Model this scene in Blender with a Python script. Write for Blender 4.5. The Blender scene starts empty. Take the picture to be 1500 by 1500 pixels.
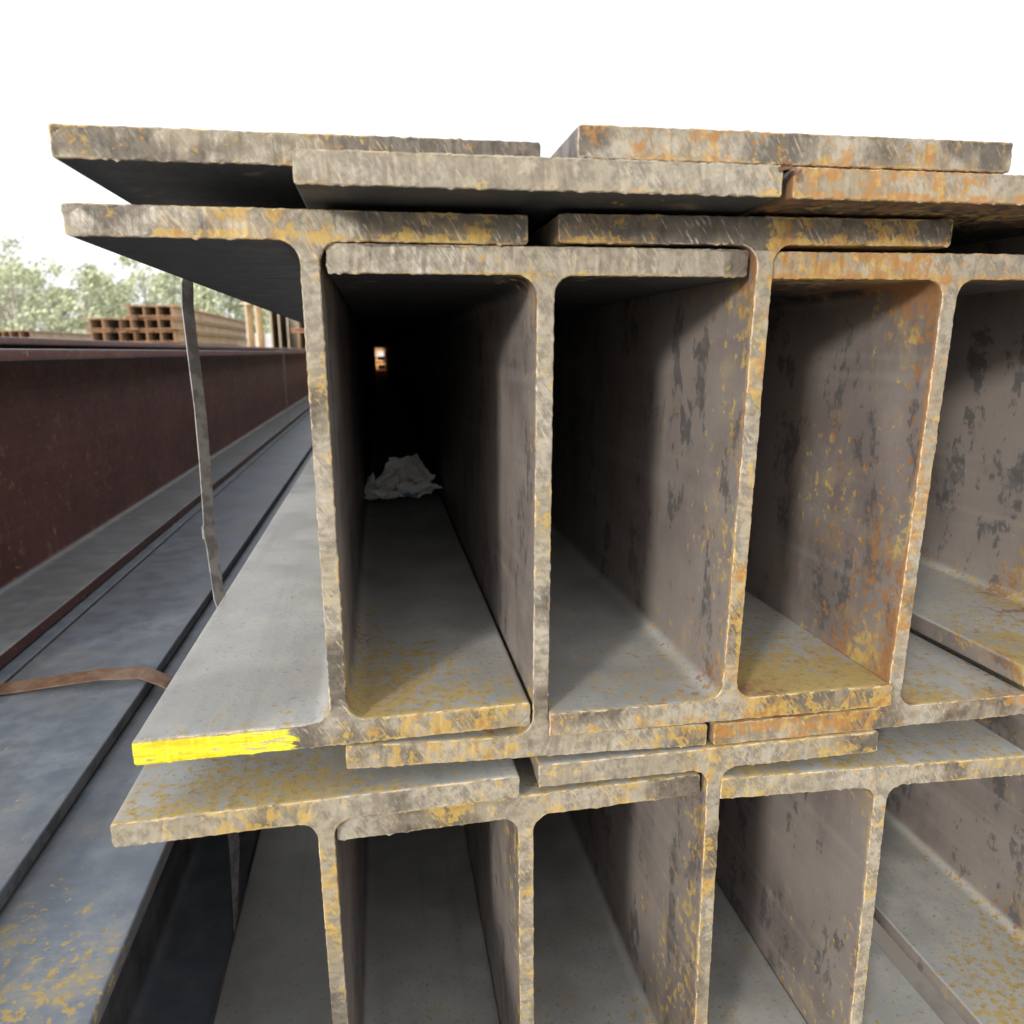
import bpy, bmesh, math, random
from mathutils import Vector, Matrix, noise, geometry
random.seed(7)
sc = bpy.context.scene

# ------------------------------------------------------------------ node helpers
class NT:
    def __init__(s, nt):
        s.nt = nt
    def n(s, t, **k):
        nd = s.nt.nodes.new(t)
        for a, b in k.items():
            setattr(nd, a, b)
        return nd
    def put(s, sock, v):
        if isinstance(v, bpy.types.NodeSocket):
            s.nt.links.new(v, sock)
        elif isinstance(v, (tuple, list)):
            if len(v) == 3 and sock.type == 'RGBA':
                v = (*v, 1)
            sock.default_value = v
        else:
            sock.default_value = v
    def m(s, op, a, b=0.0, c=None, clamp=False):
        nd = s.n('ShaderNodeMath', operation=op, use_clamp=clamp)
        s.put(nd.inputs[0], a); s.put(nd.inputs[1], b)
        if c is not None: s.put(nd.inputs[2], c)
        return nd.outputs[0]
    def mix(s, f, a, b, mode='MIX'):
        nd = s.n('ShaderNodeMix', data_type='RGBA', blend_type=mode)
        s.put(nd.inputs[0], f); s.put(nd.inputs[6], a); s.put(nd.inputs[7], b)
        return nd.outputs[2]
    def ramp(s, v, lo, hi, a=0.0, b=1.0):
        nd = s.n('ShaderNodeMapRange', interpolation_type='SMOOTHSTEP')
        s.put(nd.inputs[0], v)
        for i, x in enumerate((lo, hi, a, b)):
            s.put(nd.inputs[i + 1], x)
        return nd.outputs[0]
    def win(s, v, lo, hi, e=.003):
        return s.m('MULTIPLY', s.ramp(v, lo - e, lo), s.ramp(v, hi, hi + e, 1, 0))
    def noise(s, vec, scale, detail=4, rough=.55, dist=0.0, mul=None, off=None, col=False):
        if mul or off is not None:
            mp = s.n('ShaderNodeMapping')
            s.put(mp.inputs[0], vec)
            if off is not None: s.put(mp.inputs[1], off)
            if mul: s.put(mp.inputs[3], mul)
            vec = mp.outputs[0]
        nd = s.n('ShaderNodeTexNoise')
        s.put(nd.inputs['Vector'], vec)
        s.put(nd.inputs['Scale'], scale); s.put(nd.inputs['Detail'], detail)
        s.put(nd.inputs['Roughness'], rough); s.put(nd.inputs['Distortion'], dist)
        if col:
            sp = s.n('ShaderNodeSeparateColor'); s.put(sp.inputs[0], nd.outputs[1])
            return sp.outputs
        return nd.outputs[0]

def newmat(name):
    m = bpy.data.materials.new(name); m.use_nodes = True
    nt = m.node_tree
    b = nt.nodes['Principled BSDF']
    return m, NT(nt), b

def coords(h):
    g = h.n('ShaderNodeNewGeometry')
    oi = h.n('ShaderNodeObjectInfo')
    comb = h.n('ShaderNodeCombineXYZ')
    for i in range(3): h.put(comb.inputs[i], h.m('MULTIPLY', oi.outputs['Random'], [13.7, 5.1, 9.3][i]))
    add = h.n('ShaderNodeVectorMath', operation='ADD')
    tc = h.n('ShaderNodeTexCoord')
    h.put(add.inputs[0], tc.outputs['Object']); h.put(add.inputs[1], comb.outputs[0])
    sp = h.n('ShaderNodeSeparateXYZ'); h.put(sp.inputs[0], tc.outputs['Object'])
    sn = h.n('ShaderNodeSeparateXYZ'); h.put(sn.inputs[0], g.outputs['Normal'])
    so = h.n('ShaderNodeSeparateColor'); h.put(so.inputs[0], oi.outputs['Color'])
    return add.outputs[0], sp.outputs, sn.outputs, so.outputs

OCHRE = (.47, .335, .10); ORANGE = (.30, .14, .045); BROWN = (.12, .07, .04)

def side_mat(name, latA, latB, upA, upB, dn_shade, rustgain=1.0, patch=1.0, streak=1.0):
    m, h, b = newmat(name)
    v, P, Nn, C = coords(h)
    wear = h.n('ShaderNodeAttribute', attribute_name='wear').outputs['Fac']
    rl = h.n('ShaderNodeAttribute', attribute_name='rust').outputs['Fac']
    big = h.noise(v, 6, 2, .6, col=True)
    mid = h.noise(v, 30, 4, .62)
    st = h.noise(v, 17, 5, .72, .2, mul=(1, 1.1, .5))
    fine = h.noise(v, 190, 3, .65)
    spots = h.noise(v, 105, 4, .62)
    rs = h.noise(v, 60, 1, .6, mul=(1, .03, 1))
    lat = h.mix(h.ramp(big[0], .35, .65), latA, latB)
    pm = h.m('MULTIPLY', h.ramp(h.m('ADD', st, h.m('MULTIPLY', spots, .25)), .67, .72), h.ramp(mid, .40, .5))
    lat = h.mix(h.m('MULTIPLY', pm, .75 * patch), lat, (.07, .074, .08))
    lat = h.mix(h.m('MULTIPLY', h.ramp(st, .38, .52, 1, 0), .3 * patch), lat, (.27, .245, .225))
    lat = h.mix(h.m('MULTIPLY', h.ramp(rs, .5, .75), .2 * streak), lat, (.35, .325, .30))
    up = h.mix(h.ramp(mid, .3, .7), upA, upB)
    up = h.mix(h.m('MULTIPLY', h.ramp(big[0], .4, .7), .5), up, upA)
    up = h.mix(h.m('MULTIPLY', h.ramp(fine, .60, .68), .45), up, (.15, .15, .15))
    up = h.mix(h.m('MULTIPLY', h.ramp(rs, .55, .8), .2), up, (.2, .21, .23))
    up = h.mix(h.m('MULTIPLY', h.ramp(h.m('ADD', big[1], h.m('MULTIPLY', mid, .2)), .56, .72), .35), up, (.17, .16, .15))
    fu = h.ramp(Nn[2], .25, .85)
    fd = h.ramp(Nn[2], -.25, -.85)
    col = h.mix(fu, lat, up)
    col = h.mix(fd, col, dn_shade)  # shade below the flanges painted in as a darker underside colour
    depth = h.m('MAXIMUM', P[1], 0.0)
    e1 = h.m('EXPONENT', h.m('MULTIPLY', depth, -16.0))
    e2 = h.m('EXPONENT', h.m('MULTIPLY', depth, -4.0))
    far_glow = h.ramp(P[1], 6.0, 11.5)  # glow of the channel's open end, painted as orange over the rust
    rfac = h.m('ADD', h.m('MULTIPLY', wear, .26), .10)
    rfac = h.m('ADD', rfac, h.m('MULTIPLY', fu, .08))
    drive = h.m('MULTIPLY', h.m('MULTIPLY', rfac, e2), rl)
    drive = h.m('ADD', drive, h.m('MULTIPLY', e1, .10))
    drive = h.m('ADD', drive, h.m('MULTIPLY', far_glow, .4))
    drive = h.m('ADD', drive, h.m('MULTIPLY', h.m('SUBTRACT', big[2], .5), .40))
    drive = h.m('SUBTRACT', drive, .12)
    drive = h.m('MULTIPLY', drive, rustgain)
    rm = h.ramp(h.m('ADD', spots, drive), .585, .65)
    soft = h.ramp(h.m('ADD', mid, drive), .50, .80)
    oc = h.mix(h.ramp(h.m('ADD', h.m('SUBTRACT', h.m('ADD', st, h.m('MULTIPLY', wear, .12)), h.m('MULTIPLY', fu, .08)), h.m('MULTIPLY', h.m('SUBTRACT', C[1], .5), .25)), .48, .62), OCHRE, ORANGE)
    oc = h.mix(h.ramp(fine, .45, .75, 0, .5), oc, BROWN)
    oc = h.mix(far_glow, oc, (.80, .40, .12))
    col = h.mix(h.m('MULTIPLY', soft, .55), col, h.mix(.45, oc, (.30, .27, .20)))
    col = h.mix(h.m('MULTIPLY', rm, .8), col, oc)
    h.put(b.inputs['Base Color'], col)
    ro = h.m('ADD', h.ramp(mid, .3, .7, .44, .6), h.m('MULTIPLY', rm, .3))
    h.put(b.inputs['Roughness'], ro)
    h.put(b.inputs['Metallic'], .12)
    bp = h.n('ShaderNodeBump'); h.put(bp.inputs['Strength'], .3); h.put(bp.inputs['Distance'], .001)
    h.put(bp.inputs['Height'], fine)
    h.put(b.inputs['Normal'], bp.outputs[0])
    return m

def end_mat(name, paint=False):
    m, h, b = newmat(name)
    v, P, Nn, C = coords(h)
    edge = h.n('ShaderNodeAttribute', attribute_name='wear').outputs['Fac']
    rl = h.n('ShaderNodeAttribute', attribute_name='rust').outputs['Fac']
    big = h.noise(v, 10, 3, .6, col=True)
    mid = h.noise(v, 85, 4, .68, col=True)
    mp = h.n('ShaderNodeMapping'); h.put(mp.inputs[0], v); h.put(mp.inputs[2], (0, math.radians(33), 0))
    saw = h.noise(mp.outputs[0], 1700, 2, .7, 0, mul=(1, .1, .06))
    saw2 = h.noise(mp.outputs[0], 480, 2, .6, 0, mul=(1, .1, .16))
    # weathering zones: the overlapped flanges in the middle of the row have blackened
    dz = h.m('MULTIPLY', h.win(P[2], .0735, .0985), h.win(P[0], .01, .46, .05))
    band = h.m('ADD', h.m('ADD', h.win(P[2], .074, .079), h.win(P[2], .049, .054)), h.win(P[2], .098, .103))
    band = h.m('ADD', band, h.m('MULTIPLY', h.win(P[2], -.330, -.309), .5))
    smask = h.ramp(h.m('ADD', h.m('ADD', h.m('MULTIPLY', big[0], .6), h.m('MULTIPLY', mid[1], .4)), h.m('MULTIPLY', dz, .1)), .42, .6)
    col = h.mix(h.ramp(big[0], .35, .65), (.29, .25, .185), (.41, .37, .30))
    col = h.mix(h.ramp(mid[1], .42, .62, 0, .7), col, (.195, .165, .125))
    col = h.mix(h.ramp(mid[0], .55, .7, 0, .5), col, (.52, .48, .41))
    dk = h.ramp(h.m('ADD', h.m('ADD', h.m('ADD', big[1], h.m('MULTIPLY', mid[0], .25)), h.m('MULTIPLY', C[2], .35)), h.m('MULTIPLY', dz, .22)), .66, .78)
    dkc = h.mix(h.ramp(mid[1], .35, .65), (.045, .037, .032), (.13, .105, .08))
    col = h.mix(h.m('MULTIPLY', dk, .88), col, dkc)
    col = h.mix(h.m('MULTIPLY', h.ramp(saw, .42, .62, 0, .5), smask), col, (.12, .10, .08))
    col = h.mix(h.m('MULTIPLY', h.ramp(saw2, .58, .72, 0, .55), smask), col, (.60, .57, .51))
    oc = h.mix(h.ramp(h.m('ADD', mid[2], h.m('MULTIPLY', h.m('SUBTRACT', C[1], .5), .3)), .44, .62), (.48, .32, .075), (.38, .17, .03))
    drive = h.m('ADD', h.m('MULTIPLY', rl, .09), h.m('MULTIPLY', h.m('SUBTRACT', big[2], .5), .65))
    drive = h.m('ADD', drive, h.m('MULTIPLY', edge, .11))
    drive = h.m('ADD', drive, h.m('MULTIPLY', band, .085))
    drive = h.m('SUBTRACT', drive, h.m('MULTIPLY', dz, .05))
    r1 = h.ramp(h.m('ADD', mid[0], drive), .61, .69)
    r0 = h.ramp(h.m('ADD', mid[2], drive), .52, .80)
    r2 = h.ramp(h.m('ADD', saw2, drive), .64, .74)
    col = h.mix(h.m('MULTIPLY', r0, .3), col, (.36, .27, .13))
    col = h.mix(h.m('MULTIPLY', r1, .7), col, oc)
    col = h.mix(h.m('MULTIPLY', r2, .4), col, oc)
    lip = h.m('MULTIPLY', h.ramp(edge, .5, .95), h.ramp(mid[0], .44, .56))
    col = h.mix(h.m('MULTIPLY', lip, .6), col, (.66, .60, .50))
    if paint:
        px = h.m('ADD', P[0], h.m('MULTIPLY', h.m('SUBTRACT', h.noise(v, 150, 4, .7, mul=(.25, 1, 1.6)), .5), .05))
        pm = h.m('MULTIPLY', h.ramp(px, -.082, -.078, 1, 0), h.ramp(P[2], -.285, -.2875))
        brush = h.noise(v, 300, 3, .6, mul=(.10, 1, 1))
        pm = h.m('MULTIPLY', pm, h.ramp(h.m('ADD', brush, h.m('MULTIPLY', mid[1], .4)), .52, .62, .3, 1))
        yc = h.mix(h.ramp(brush, .4, .65), (.80, .74, .03), (.60, .50, .012))
        col = h.mix(pm, col, yc)
    h.put(b.inputs['Base Color'], col)
    h.put(b.inputs['Roughness'], h.ramp(mid[0], .3, .7, .45, .75))
    h.put(b.inputs['Metallic'], .15)
    bp = h.n('ShaderNodeBump'); h.put(bp.inputs['Strength'], .55); h.put(bp.inputs['Distance'], .0008)
    h.put(bp.inputs['Height'], h.m('ADD', saw2, h.m('MULTIPLY', mid[0], .8)))
    h.put(b.inputs['Normal'], bp.outputs[0])
    return m

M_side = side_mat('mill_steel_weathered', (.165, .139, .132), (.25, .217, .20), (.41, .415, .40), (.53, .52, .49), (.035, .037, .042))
M_blue_shaded = side_mat('mill_steel_blue_shaded', (.10, .10, .11), (.16, .16, .17), (.15, .175, .215), (.24, .27, .305), (.06, .07, .08), rustgain=1.0)  # shade on the left layer painted in as a darker blue-grey base
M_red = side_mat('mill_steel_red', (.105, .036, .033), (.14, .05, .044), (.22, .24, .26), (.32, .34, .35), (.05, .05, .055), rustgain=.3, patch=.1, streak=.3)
M_end = end_mat('cut_steel_end')
M_endp = end_mat('cut_steel_end_painted', True)

# ------------------------------------------------------------------ beam geometry (mm in, m out)
def round_poly(pts):
    out = []
    n = len(pts)
    for i in range(n):
        p = Vector(pts[i][:2]); r = pts[i][2]
        a = Vector(pts[i - 1][:2]); c = Vector(pts[(i + 1) % n][:2])
        da = (a - p).normalized(); dc = (c - p).normalized()
        ang = da.angle(dc)
        t = r / math.tan(ang / 2)
        s = p + da * t; e = p + dc * t
        ctr = p + (da + dc).normalized() * (r / math.sin(ang / 2))
        k = 7 if r > 6 else 3
        for j in range(k + 1):
            q = s.lerp(e, j / k)
            d = (q - ctr).normalized()
            out.append(ctr + d * r)
    return out

def resample(pts, step):
    out = []
    n = len(pts)
    for i in range(n):
        a, b = pts[i], pts[(i + 1) % n]
        L = (b - a).length
        k = max(1, int(round(L / step)))
        for j in range(k):
            out.append(a.lerp(b, j / k))
    return out

def h_section(xl, xr, zt, zb, tf=20, tw=13, xb=None, step=3, web=None, fil=15):
    if not isinstance(zt, tuple): zt = (zt, zt)
    if not isinstance(zb, tuple): zb = (zb, zb)
    if xb is None: xb = (xl, xr)
    wt = (xl + xr) / 2 if web is None else web[0]
    wb = (xb[0] + xb[1]) / 2 if web is None else web[1]
    def zT(x): return zt[0] + (zt[1] - zt[0]) * (x - xl) / (xr - xl)
    def zB(x): return zb[0] + (zb[1] - zb[0]) * (x - xb[0]) / (xb[1] - xb[0])
    w = tw / 2
    P = [(xl, zT(xl), 2.0), (xr, zT(xr), 2.0), (xr, zT(xr) - tf, 2.5), (wt + w, zT(wt + w) - tf, fil), (wb + w, zB(wb + w) + tf, fil),
         (xb[1], zB(xb[1]) + tf, 2.5), (xb[1], zB(xb[1]), 2.0), (xb[0], zB(xb[0]), 2.0), (xb[0], zB(xb[0]) + tf, 2.5),
         (wb - w, zB(wb - w) + tf, fil), (wt - w, zT(wt - w) - tf, fil), (xl, zT(xl) - tf, 2.5)]
    fl = [(Vector(P[i][:2]), k) for i, k in ((3, .8), (4, 1.0), (9, 1.0), (10, .8))]
    pts = resample(round_poly(P), step)
    return pts, fl

def flat_section(xl, xr, zb, zt, step=3):
    P = [(xl, zt, 2.0), (xr, zt, 2.0), (xr, zb, 2.0), (xl, zb, 2.0)]
    return resample(round_poly(P), step), []

def build(name, sec, y0, y1, side, end, col=(.4, .4, 0), rough=1.0, seed=0, rl=(.3, .3)):
    pts, fl = sec
    n = len(pts)
    nor = []
    for i in range(n):
        d = (pts[(i + 1) % n] - pts[i - 1]).normalized()
        nor.append(Vector((-d.y, d.x)))
    L = y1 - y0
    xmin = min(p.x for p in pts); xmax = max(p.x for p in pts); xc = (xmin + xmax) / 2
    rings = [(0, 2.2, 0), (0, .7, 1), (.9, 0, 1), (5, 0, .6), (25, 0, .25), (80, 0, 0), (200, 0, 0), (500, 0, 0), (1200, 0, 0), (3000, 0, 0), (6500, 0, 0), (L, 0, 0)]
    verts = []; wear = []; rust = []
    for ri, (dy, ins, jit) in enumerate(rings):
        for i in range(n):
            p = pts[i] - nor[i] * ins
            q = Vector((p.x * .03 + seed * 11.3, p.y * .03, 0))
            jy = noise.noise(q * 2.2) * .9 + noise.noise(q * 9) * .7
            burr = max(0, noise.noise(q * 27 + Vector((9, 1, 2))) - .2) * (2.6 if nor[i].y < -.5 else 1.3)
            jn = noise.noise(q * 5 + Vector((5, 5, 5))) * .3 + noise.noise(q * 20) * .45 + burr
            p2 = p + nor[i] * (jn * jit * rough)
            verts.append((p2.x * .001, (y0 + dy + (jy * rough if dy < 10 else 0)) * .001, p2.y * .001))
            t = min(1, max(0, (pts[i].x - xc) / 14 * .5 + .5)); rust.append(rl[0] * (1 - t) + rl[1] * t)
            if ri == 0: wear.append(0.0)
            elif ri == 1: wear.append(.7)
            elif ri == 2: wear.append(1.0)
            else:
                f = 0
                for c, kk in fl: f = max(f, kk * math.exp(-(pts[i] - c).length / 42))
                wear.append(f)
    faces = []; mats = []; sm = []
    R = len(rings)
    for r in range(R - 1):
        for i in range(n):
            j = (i + 1) % n
            faces.append((r * n + i, r * n + j, (r + 1) * n + j, (r + 1) * n + i))
            mats.append(1 if r < 2 else 0); sm.append(r >= 2)
    for base in (0, (R - 1) * n):
        p2 = [Vector((verts[base + i][0] * 1000, verts[base + i][2] * 1000)) for i in range(n)]
        res = geometry.delaunay_2d_cdt(p2, [(i, (i + 1) % n) for i in range(n)], [list(range(n))], 1, 1e-5)
        vo, eo, fo, ov = res[0], res[1], res[2], res[3]
        mp_ = {}
        for k, o in enumerate(ov):
            if o: mp_[k] = base + o[0]
            else:
                mp_[k] = len(verts); verts.append((vo[k].x * .001, verts[base][1], vo[k].y * .001)); wear.append(0); rust.append(rl[0])
        for f in fo:
            t = [mp_[k] for k in f]
            if len(set(t)) < 3: continue
            faces.append(tuple(t)); mats.append(1); sm.append(False)
    me = bpy.data.meshes.new(name)
    me.from_pydata(verts, [], faces)
    for k, p in enumerate(me.polygons):
        p.material_index = mats[k]; p.use_smooth = sm[k]
    at = me.attributes.new('wear', 'FLOAT', 'POINT')
    at.data.foreach_set('value', wear)
    at = me.attributes.new('rust', 'FLOAT', 'POINT')
    at.data.foreach_set('value', rust)
    bm = bmesh.new(); bm.from_mesh(me)
    bmesh.ops.recalc_face_normals(bm, faces=bm.faces)
    bm.to_mesh(me); bm.free()
    me.materials.append(side); me.materials.append(end)
    ob = bpy.data.objects.new(name, me)
    ob.color = (*col, 1)
    sc.collection.objects.link(ob)
    return ob

HB = 'steel_h_beam'
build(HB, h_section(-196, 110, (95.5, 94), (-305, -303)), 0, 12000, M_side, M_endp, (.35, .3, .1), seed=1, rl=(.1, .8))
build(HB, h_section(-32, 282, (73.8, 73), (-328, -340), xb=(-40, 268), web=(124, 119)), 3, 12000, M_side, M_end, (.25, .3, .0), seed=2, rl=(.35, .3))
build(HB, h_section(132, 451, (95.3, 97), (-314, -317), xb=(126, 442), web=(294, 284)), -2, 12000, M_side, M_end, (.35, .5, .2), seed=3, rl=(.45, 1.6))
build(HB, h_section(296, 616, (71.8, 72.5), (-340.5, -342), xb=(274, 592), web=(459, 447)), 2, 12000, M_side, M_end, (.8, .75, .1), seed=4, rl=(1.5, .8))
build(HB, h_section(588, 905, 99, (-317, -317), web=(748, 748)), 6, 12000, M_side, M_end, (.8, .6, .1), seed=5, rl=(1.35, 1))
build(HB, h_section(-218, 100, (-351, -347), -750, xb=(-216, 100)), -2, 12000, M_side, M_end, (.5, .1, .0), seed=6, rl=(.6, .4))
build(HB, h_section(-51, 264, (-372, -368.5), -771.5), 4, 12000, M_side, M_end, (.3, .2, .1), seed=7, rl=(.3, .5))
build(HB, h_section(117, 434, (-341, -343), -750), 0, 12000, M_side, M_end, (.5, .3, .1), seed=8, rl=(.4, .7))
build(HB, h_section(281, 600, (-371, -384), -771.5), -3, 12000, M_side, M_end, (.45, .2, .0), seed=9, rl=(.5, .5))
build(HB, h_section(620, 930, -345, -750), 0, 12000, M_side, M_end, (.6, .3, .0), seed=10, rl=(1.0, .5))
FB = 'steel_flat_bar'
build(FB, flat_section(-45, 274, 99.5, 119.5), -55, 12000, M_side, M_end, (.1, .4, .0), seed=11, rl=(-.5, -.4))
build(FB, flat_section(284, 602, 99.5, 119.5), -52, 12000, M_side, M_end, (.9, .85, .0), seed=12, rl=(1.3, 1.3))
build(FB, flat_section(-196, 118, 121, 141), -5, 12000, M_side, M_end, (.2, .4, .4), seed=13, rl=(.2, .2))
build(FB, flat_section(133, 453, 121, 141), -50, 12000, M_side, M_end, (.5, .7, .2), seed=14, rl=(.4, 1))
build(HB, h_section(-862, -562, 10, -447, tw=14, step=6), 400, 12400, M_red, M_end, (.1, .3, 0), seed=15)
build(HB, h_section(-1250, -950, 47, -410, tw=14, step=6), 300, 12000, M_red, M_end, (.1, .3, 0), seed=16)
build(HB, h_section(-845, -541, -450, -850, step=6), -600, 12000, M_blue_shaded, M_end, (.2, .3, .1), seed=17)
build(HB, h_section(-536, -340, -450, -752, tf=16, tw=11, step=6), -620, 12000, M_blue_shaded, M_end, (.1, .2, .1), seed=18)
build(HB, h_section(-420, -226, -470, -770, tf=16, tw=11, step=6), -580, 12000, M_blue_shaded, M_end, (.1, .2, .0), seed=19, rl=(.2, .2))

# ------------------------------------------------------------------ straps
def band_mat():
    m, h, b = newmat('strap_steel')
    tc = h.n('ShaderNodeTexCoord')
    n1 = h.noise(tc.outputs['Object'], 60, 3, .6)
    so = h.n('ShaderNodeSeparateColor'); oi = h.n('ShaderNodeObjectInfo'); h.put(so.inputs[0], oi.outputs['Color'])
    c = h.mix(h.ramp(n1, .4, .6), (.20, .195, .19), (.34, .33, .32))
    r = h.mix(h.ramp(n1, .35, .65), (.30, .20, .14), (.22, .12, .07))
    c = h.mix(so.outputs[0], c, r)
    h.put(b.inputs['Base Color'], c); h.put(b.inputs['Metallic'], .4); h.put(b.inputs['Roughness'], .42)
    return m
M_band = band_mat()
def ribbon(name, pts, wd, width, thick=1.2, col=(0, 0, 0), mat=None, extra=None):
    pts = [Vector(p) * .001 for p in pts]
    if not isinstance(wd, list): wd = [wd] * len(pts)
    bm = bmesh.new(); prev = None
    for i, p in enumerate(pts):
        t = (pts[min(i + 1, len(pts) - 1)] - pts[max(i - 1, 0)]).normalized()
        w = Vector(wd[i]); w = (w - t * w.dot(t)).normalized()
        nn = t.cross(w)
        hw = width * .0005; ht = thick * .0005
        ring = [bm.verts.new(p + w * a * hw + nn * c * ht) for a, c in ((-1, -1), (1, -1), (1, 1), (-1, 1))]
        if prev:
            for k in range(4):
                bm.faces.new((prev[k], prev[(k + 1) % 4], ring[(k + 1) % 4], ring[k]))
        else: bm.faces.new(ring[::-1])
        prev = ring
    bm.faces.new(prev)
    if extra:
        c, hx, hy, hz = extra
        bmesh.ops.create_cube(bm, size=1, matrix=Matrix.Translation(Vector(c) * .001) @ Matrix.Rotation(math.radians(53), 4, 'Z') @ Matrix.Diagonal((hx * .001, hy * .001, hz * .001, 1)))
    bmesh.ops.recalc_face_normals(bm, faces=bm.faces)
    me = bpy.data.meshes.new(name); bm.to_mesh(me); bm.free()
    me.materials.append(mat or M_band)
    ob = bpy.data.objects.new(name, me); ob.color = (*col, 1); sc.collection.objects.link(ob)
    return ob
Yd = 342
wA = (0, 1, 0); wB = (.6, .8, 0)
ribbon('steel_strap', [(-120, Yd, 97.2), (-190, Yd, 97.4), (-199, Yd, 96), (-201, Yd, 74), (-203, Yd, 50), (-202, Yd, 0), (-200.5, Yd, -60), (-201, Yd, -120), (-203, Yd, -190), (-204.5, Yd, -206), (-202.5, Yd, -220), (-200, Yd, -285), (-199, Yd, -307)],
       [wA, wA, wA, wB, wB, wB, wB, wB, wB, wB, wB, wB, wA], 15, 1.8, extra=((-203.7, Yd - .5, -203), 17.5, 3.6, 15))
ribbon('steel_strap', [(-180, Yd, -347.5), (-217, Yd, -347.8), (-221, Yd, -352), (-222, Yd, -372), (-214, Yd, -480), (-211, Yd, -620), (-220, Yd, -752)],
       [wA, wA, wA, wA, wB, wB, wA], 16, 1.6)
ribbon('steel_strap', [(-562, 498, -447.6), (-540, 496, -446.5), (-480, 497, -442), (-400, 498, -436), (-345, 497, -438), (-312, 490, -452), (-288, 480, -466), (-262, 472, -468.5), (-229, 470, -468.7)], (0, 1, .12), 30, 1.4, col=(1, 0, 0))
ribbon('steel_strap', [(-600, 4200, 11), (-560.5, 4200, 11), (-560, 4200, -12), (-562, 4200, -200), (-560, 4200, -428), (-560, 4200, -448)], wA, 22, 1.4, col=(0, 0, 0))
w = [(270 + 5 * math.sin(k * .9) + k * 1.1, -58 + 2 * math.cos(k * .9), 121 - abs(k - 4) * 1.1) for k in range(12)]
ribbon('tie_wire', w, (0, 1, .3), 2.4, 2.2, col=(1, 0, 0))

# ------------------------------------------------------------------ crumpled wrapper (folded facets)
def wrapper():
    nx, ny = 44, 30
    bm = bmesh.new(); g = []
    rr = random.Random(11)
    cells = [(rr.uniform(-.6, .6), rr.uniform(-.6, .6), rr.uniform(-1.1, 1.1), rr.uniform(-.3, 1.5), rr.uniform(-.2, .6)) for _ in range(20)]
    for j in range(ny):
        row = []
        for i in range(nx):
            u = i / (nx - 1) - .5; v = j / (ny - 1) - .5
            env = max(.2, 1 - (2 * abs(u)) ** 3)
            W = 0; S = 0
            for a, b_, gx, gy, c0 in cells:
                wgt = math.exp(-((u - a) ** 2 * 1.8 + (v - b_) ** 2) * 120)
                W += wgt; S += wgt * (c0 + gx * (u - a) * 3 + gy * (v - b_) * 3)
            c = S / (W + 1e-9)
            edge = 1 + .4 * noise.noise(Vector((u * 3, v * 3, 40)))
            dx = noise.noise(Vector((u * 5, v * 5, 9))) * .018
            dy = noise.noise(Vector((u * 5, v * 5, 19))) * .02
            z = .014 + .026 * c + .007 * noise.noise(Vector((u * 14, v * 14, 5)))
            if u > .22: z += (u - .22) * .14
            if u < -.3: z += (-u - .3) * .05
            z = max(.0015, z * (.4 + .6 * env)) + max(0, v + .4) * .055 * env
            row.append(bm.verts.new((.030 + u * .142 * edge + dx, .875 + v * .075 * edge + dy, -.2842 + z)))
        g.append(row)
    for j in range(ny - 1):
        for i in range(nx - 1):
            bm.faces.new((g[j][i], g[j][i + 1], g[j + 1][i + 1], g[j + 1][i]))
    me = bpy.data.meshes.new('crumpled_plastic_wrapper'); bm.to_mesh(me); bm.free()
    m, h, b = newmat('wrapper_film')
    tc = h.n('ShaderNodeTexCoord')
    n1 = h.noise(tc.outputs['Object'], 22, 2, .5)
    n2 = h.noise(tc.outputs['Object'], 30, 2, .5, off=(4, 2, 7))
    c = h.mix(h.ramp(n1, .61, .64), (.92, .91, .88), (.22, .40, .62))
    c = h.mix(h.ramp(n2, .63, .67), c, (.78, .46, .16))
    h.put(b.inputs['Base Color'], c); h.put(b.inputs['Roughness'], .3)
    me.materials.append(m)
    ob = bpy.data.objects.new('crumpled_plastic_wrapper', me); sc.collection.objects.link(ob)
wrapper()

# ------------------------------------------------------------------ ground
GZ = -.95
def ground():
    m, h, b = newmat('yard_ground')
    g = h.n('ShaderNodeNewGeometry')
    v = g.outputs['Position']
    c = h.mix(h.ramp(h.noise(v, .4, 3, .6), .35, .65), (.28, .26, .23), (.40, .37, .33))
    c = h.mix(h.ramp(h.noise(v, 9, 3, .7), .5, .7, 0, .6), c, (.18, .165, .145))
    h.put(b.inputs['Base Color'], c); h.put(b.inputs['Roughness'], .9)
    me = bpy.data.meshes.new('ground')
    S = 600
    me.from_pydata([(-S, -S, GZ), (S, -S, GZ), (S, S, GZ), (-S, S, GZ)], [], [(0, 1, 2, 3)])
    me.materials.append(m)
    sc.collection.objects.link(bpy.data.objects.new('ground', me))
ground()

def simple_mat(name, a, b2, sc_=20, rough=.8):
    m, h, b = newmat(name)
    tc = h.n('ShaderNodeTexCoord')
    h.put(b.inputs['Base Color'], h.mix(h.ramp(h.noise(tc.outputs['Object'], sc_, 3, .65), .35, .65), a, b2))
    h.put(b.inputs['Roughness'], rough)
    return m
M_wood = simple_mat('timber', (.16, .11, .07), (.26, .19, .12), 14)
for yy in (.5, 3.5, 7.5, 11):
    bm = bmesh.new()
    bmesh.ops.create_cube(bm, size=1, matrix=Matrix.Translation((-.1, yy, (GZ - .773) / 2)) @ Matrix.Diagonal((2.1, .15, -GZ - .775, 1)))
    bmesh.ops.bevel(bm, geom=bm.edges[:], offset=.006, segments=2, affect='EDGES')
    me = bpy.data.meshes.new('timber_bearer'); bm.to_mesh(me); bm.free(); me.materials.append(M_wood)
    sc.collection.objects.link(bpy.data.objects.new('timber_bearer', me))

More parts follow.
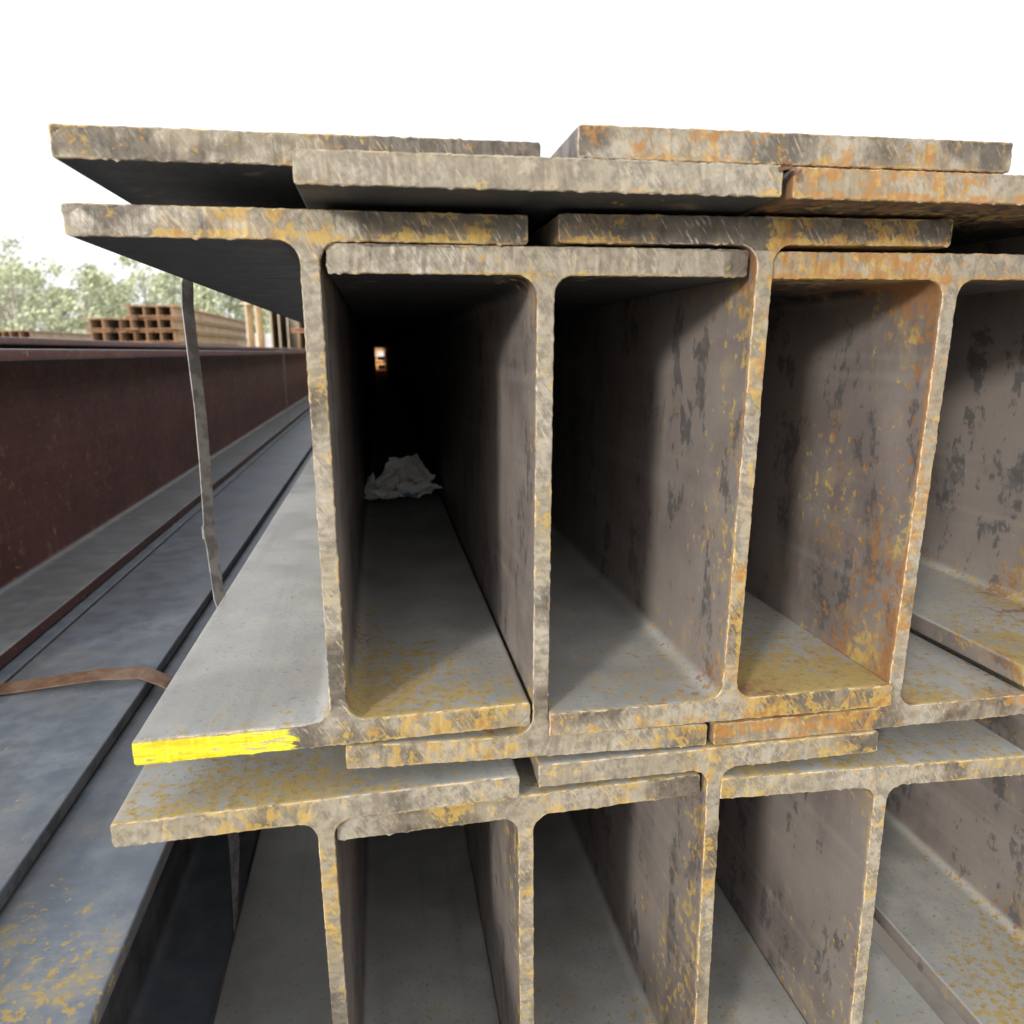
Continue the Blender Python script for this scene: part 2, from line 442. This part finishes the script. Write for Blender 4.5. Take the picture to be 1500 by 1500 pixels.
# ------------------------------------------------------------------ distant beam stacks
def hshape(w, hgt, tf, tw):
    a, b_, t, k = w / 2, hgt, tf, tw / 2
    return [(-a, b_), (a, b_), (a, b_ - t), (k, b_ - t), (k, t), (a, t), (a, 0), (-a, 0), (-a, t), (-k, t), (-k, b_ - t), (-a, b_ - t)]
def stack(name, x0, y0, cols, rows, L, matE, matS, w=.30, hgt=.30, rot=0, topskip=(), jit=.15, gap=.03, tf=.03):
    bm = bmesh.new()
    for c in range(cols):
        for r in range(rows):
            if (c, r) in topskip: continue
            jy = random.uniform(-jit, jit); zz = r * (hgt + gap)
            pr = hshape(w, hgt, tf, .025)
            f0 = [bm.verts.new((c * (w + .02) + p[0], jy, zz + p[1])) for p in pr]
            f1 = [bm.verts.new((c * (w + .02) + p[0], jy + L, zz + p[1])) for p in pr]
            for f_ in (f0, f1):
                for q in ((0, 1, 2, 3, 10, 11), (3, 4, 9, 10), (4, 5, 6, 7, 8, 9)):
                    fa = bm.faces.new([f_[k] for k in q]); fa.material_index = 1
            for i in range(12):
                bm.faces.new((f0[i], f1[i], f1[(i + 1) % 12], f0[(i + 1) % 12]))
    bmesh.ops.recalc_face_normals(bm, faces=bm.faces)
    me = bpy.data.meshes.new(name); bm.to_mesh(me); bm.free()
    me.materials.append(matS); me.materials.append(matE)
    ob = bpy.data.objects.new(name, me); ob.location = (x0, y0, GZ); ob.rotation_euler[2] = rot
    sc.collection.objects.link(ob)
M_rE = simple_mat('far_rust_ends', (.42, .22, .12), (.26, .14, .08), 6)
M_glowE = simple_mat('far_glow_ends', (.80, .42, .14), (.62, .28, .09), 6)  # bright orange paints the glow seen through the open channel
M_rS = simple_mat('far_rust_sides', (.55, .43, .30), (.40, .31, .22), 2)
M_cS = simple_mat('far_cream_sides', (.80, .68, .48), (.62, .50, .36), 3)
M_gS = simple_mat('far_grey_sides', (.52, .47, .40), (.38, .33, .28), 3)
stack('distant_beam_stack', -7.0, 20, 7, 7, 11, M_rE, M_rS, .30, .28, 0, [(0, 6), (1, 6), (2, 6)])
stack('distant_beam_stack', -9.6, 15.5, 6, 6, 12, M_gS, M_gS, .40, .25, math.radians(38))
stack('distant_beam_stack', -2.9, 17.6, 2, 2, .5, M_cS, M_cS, .20, 1.02, math.radians(-8), jit=.02, gap=.02)
stack('distant_beam_stack', -2.35, 17.4, 3, 2, 12, M_gS, M_cS, .16, 1.0, math.radians(4), jit=.1, gap=.02)
stack('distant_beam_stack', -1.7, 17, 2, 4, 12, M_rE, M_gS, .34, .45, 0, jit=.3)
stack('distant_beam_stack', -.8, 15, 8, 8, 12, M_glowE, M_rS, .24, .22, 0)
stack('distant_beam_stack', -16, 30, 12, 6, 12, M_rE, M_rS, .30, .28, 0, [(5, 5), (6, 5), (2, 5)])

def wall():
    bm = bmesh.new()
    for k in range(24):
        bmesh.ops.create_cube(bm, size=1, matrix=Matrix.Translation((-60 + k * 3.0, 52, GZ + 1.1)) @ Matrix.Diagonal((2.96, .15, 2.2, 1)))
        bmesh.ops.create_cube(bm, size=1, matrix=Matrix.Translation((-61.5 + k * 3.0, 52, GZ + 1.18)) @ Matrix.Diagonal((.3, .3, 2.36, 1)))
    me = bpy.data.meshes.new('concrete_wall'); bm.to_mesh(me); bm.free()
    me.materials.append(simple_mat('pale_concrete', (.62, .60, .57), (.50, .48, .46), 2))
    sc.collection.objects.link(bpy.data.objects.new('concrete_wall', me))
wall()

def trees():
    vs = []; fs = []; mi = []
    def leaf(c, s, d):
        a = Vector((random.gauss(0, 1), random.gauss(0, 1), random.gauss(0, 1))).normalized()
        b_ = a.orthogonal().normalized(); c2 = a.cross(b_)
        k = len(vs)
        vs.extend([c + b_ * s, c + c2 * s * .6, c - b_ * s, c - c2 * s * .6])
        fs.append((k, k + 1, k + 2, k + 3)); mi.append(d)
    def limb(a, b_, r0, r1):
        t = (b_ - a).normalized(); o = t.orthogonal().normalized(); q = t.cross(o); k = len(vs)
        for i in range(6):
            an = i * math.pi / 3
            vs.append(a + (o * math.cos(an) + q * math.sin(an)) * r0)
        for i in range(6):
            an = i * math.pi / 3
            vs.append(b_ + (o * math.cos(an) + q * math.sin(an)) * r1)
        for i in range(6):
            fs.append((k + i, k + (i + 1) % 6, k + 6 + (i + 1) % 6, k + 6 + i)); mi.append(2)
    for t in range(40):
        x = -50 + t * 1.3 + random.uniform(-1, 1); y = random.uniform(64, 88)
        H = random.uniform(6.5, 10.5); base = Vector((x, y, GZ)); top = base + Vector((random.uniform(-.6, .6), 0, H * .8))
        limb(base, top, .18, .05)
        for c in range(24):
            hh = random.uniform(.15, 1.0)
            rad = (1 - abs(hh - .45) * 1.1) * H * .28
            an = random.uniform(0, 6.28)
            cc = base + Vector((math.cos(an) * rad * random.uniform(.4, 1), math.sin(an) * rad * random.uniform(.4, 1), H * hh))
            limb(base.lerp(top, min(1, hh * .8)), cc, .05, .02)
            R = random.uniform(.6, 1.3)
            d = random.choice((0, 0, 1))
            for l in range(60):
                v = Vector((random.gauss(0, .5), random.gauss(0, .5), random.gauss(0, .4))) * R
                leaf(cc + v, random.uniform(.12, .25), d)
    me = bpy.data.meshes.new('distant_trees'); me.from_pydata(vs, [], fs)
    me.polygons.foreach_set('material_index', mi)
    me.materials.append(simple_mat('foliage_light_hazed', (.66, .69, .48), (.58, .62, .42), .6, .7))  # distance haze painted in: both leaf colours are paled
    me.materials.append(simple_mat('foliage_dark_hazed', (.48, .53, .37), (.55, .58, .42), .6, .7))
    me.materials.append(simple_mat('bark', (.46, .42, .38), (.52, .48, .42), 3))
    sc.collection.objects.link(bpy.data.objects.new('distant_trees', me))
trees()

# ------------------------------------------------------------------ light
sd = Vector((1, 1.17, -.42)).normalized()
sun = bpy.data.lights.new('sun', 'SUN'); sun.energy = 2.8; sun.angle = math.radians(7); sun.color = (1, .95, .87)
so = bpy.data.objects.new('sun', sun); so.rotation_euler = sd.to_track_quat('-Z', 'Y').to_euler(); sc.collection.objects.link(so)
w = bpy.data.worlds.new('World'); sc.world = w; w.use_nodes = True
h = NT(w.node_tree)
bg = w.node_tree.nodes['Background']
sk = h.n('ShaderNodeTexSky', sky_type='NISHITA'); sk.sun_disc = False
elev = math.asin(-sd.z); sk.sun_elevation = elev
sk.sun_rotation = math.atan2(-sd.x, -sd.y)
sk.air_density = 1.0; sk.dust_density = 4.0; sk.ozone_density = 1.0
hs = h.n('ShaderNodeHueSaturation'); h.put(hs.inputs['Saturation'], .3); h.put(hs.inputs['Color'], sk.outputs[0])
haze = h.mix(.6, hs.outputs[0], (11.8, 11.9, 12.1, 1))
h.put(bg.inputs['Color'], haze); bg.inputs['Strength'].default_value = .15

# ------------------------------------------------------------------ camera
f = 1086.0
d = Vector((-197, 235, -f)).normalized()
x = Vector((6350, 300, -f)); x = (x - d * x.dot(d)).normalized()
z = x.cross(d)
R = Matrix((x, d, z)).to_4x4()
cam = bpy.data.cameras.new('camera'); cam.sensor_width = 36; cam.lens = 36 * f / 1500
cam.clip_start = .02; cam.clip_end = 2000
cam.dof.use_dof = True; cam.dof.focus_distance = .72; cam.dof.aperture_fstop = 8
co = bpy.data.objects.new('camera', cam); co.matrix_world = Matrix.Translation((0, -.55, 0)) @ R
sc.collection.objects.link(co); sc.camera = co
sc.view_settings.view_transform = 'Standard'; sc.view_settings.look = 'None'; sc.view_settings.exposure = 0
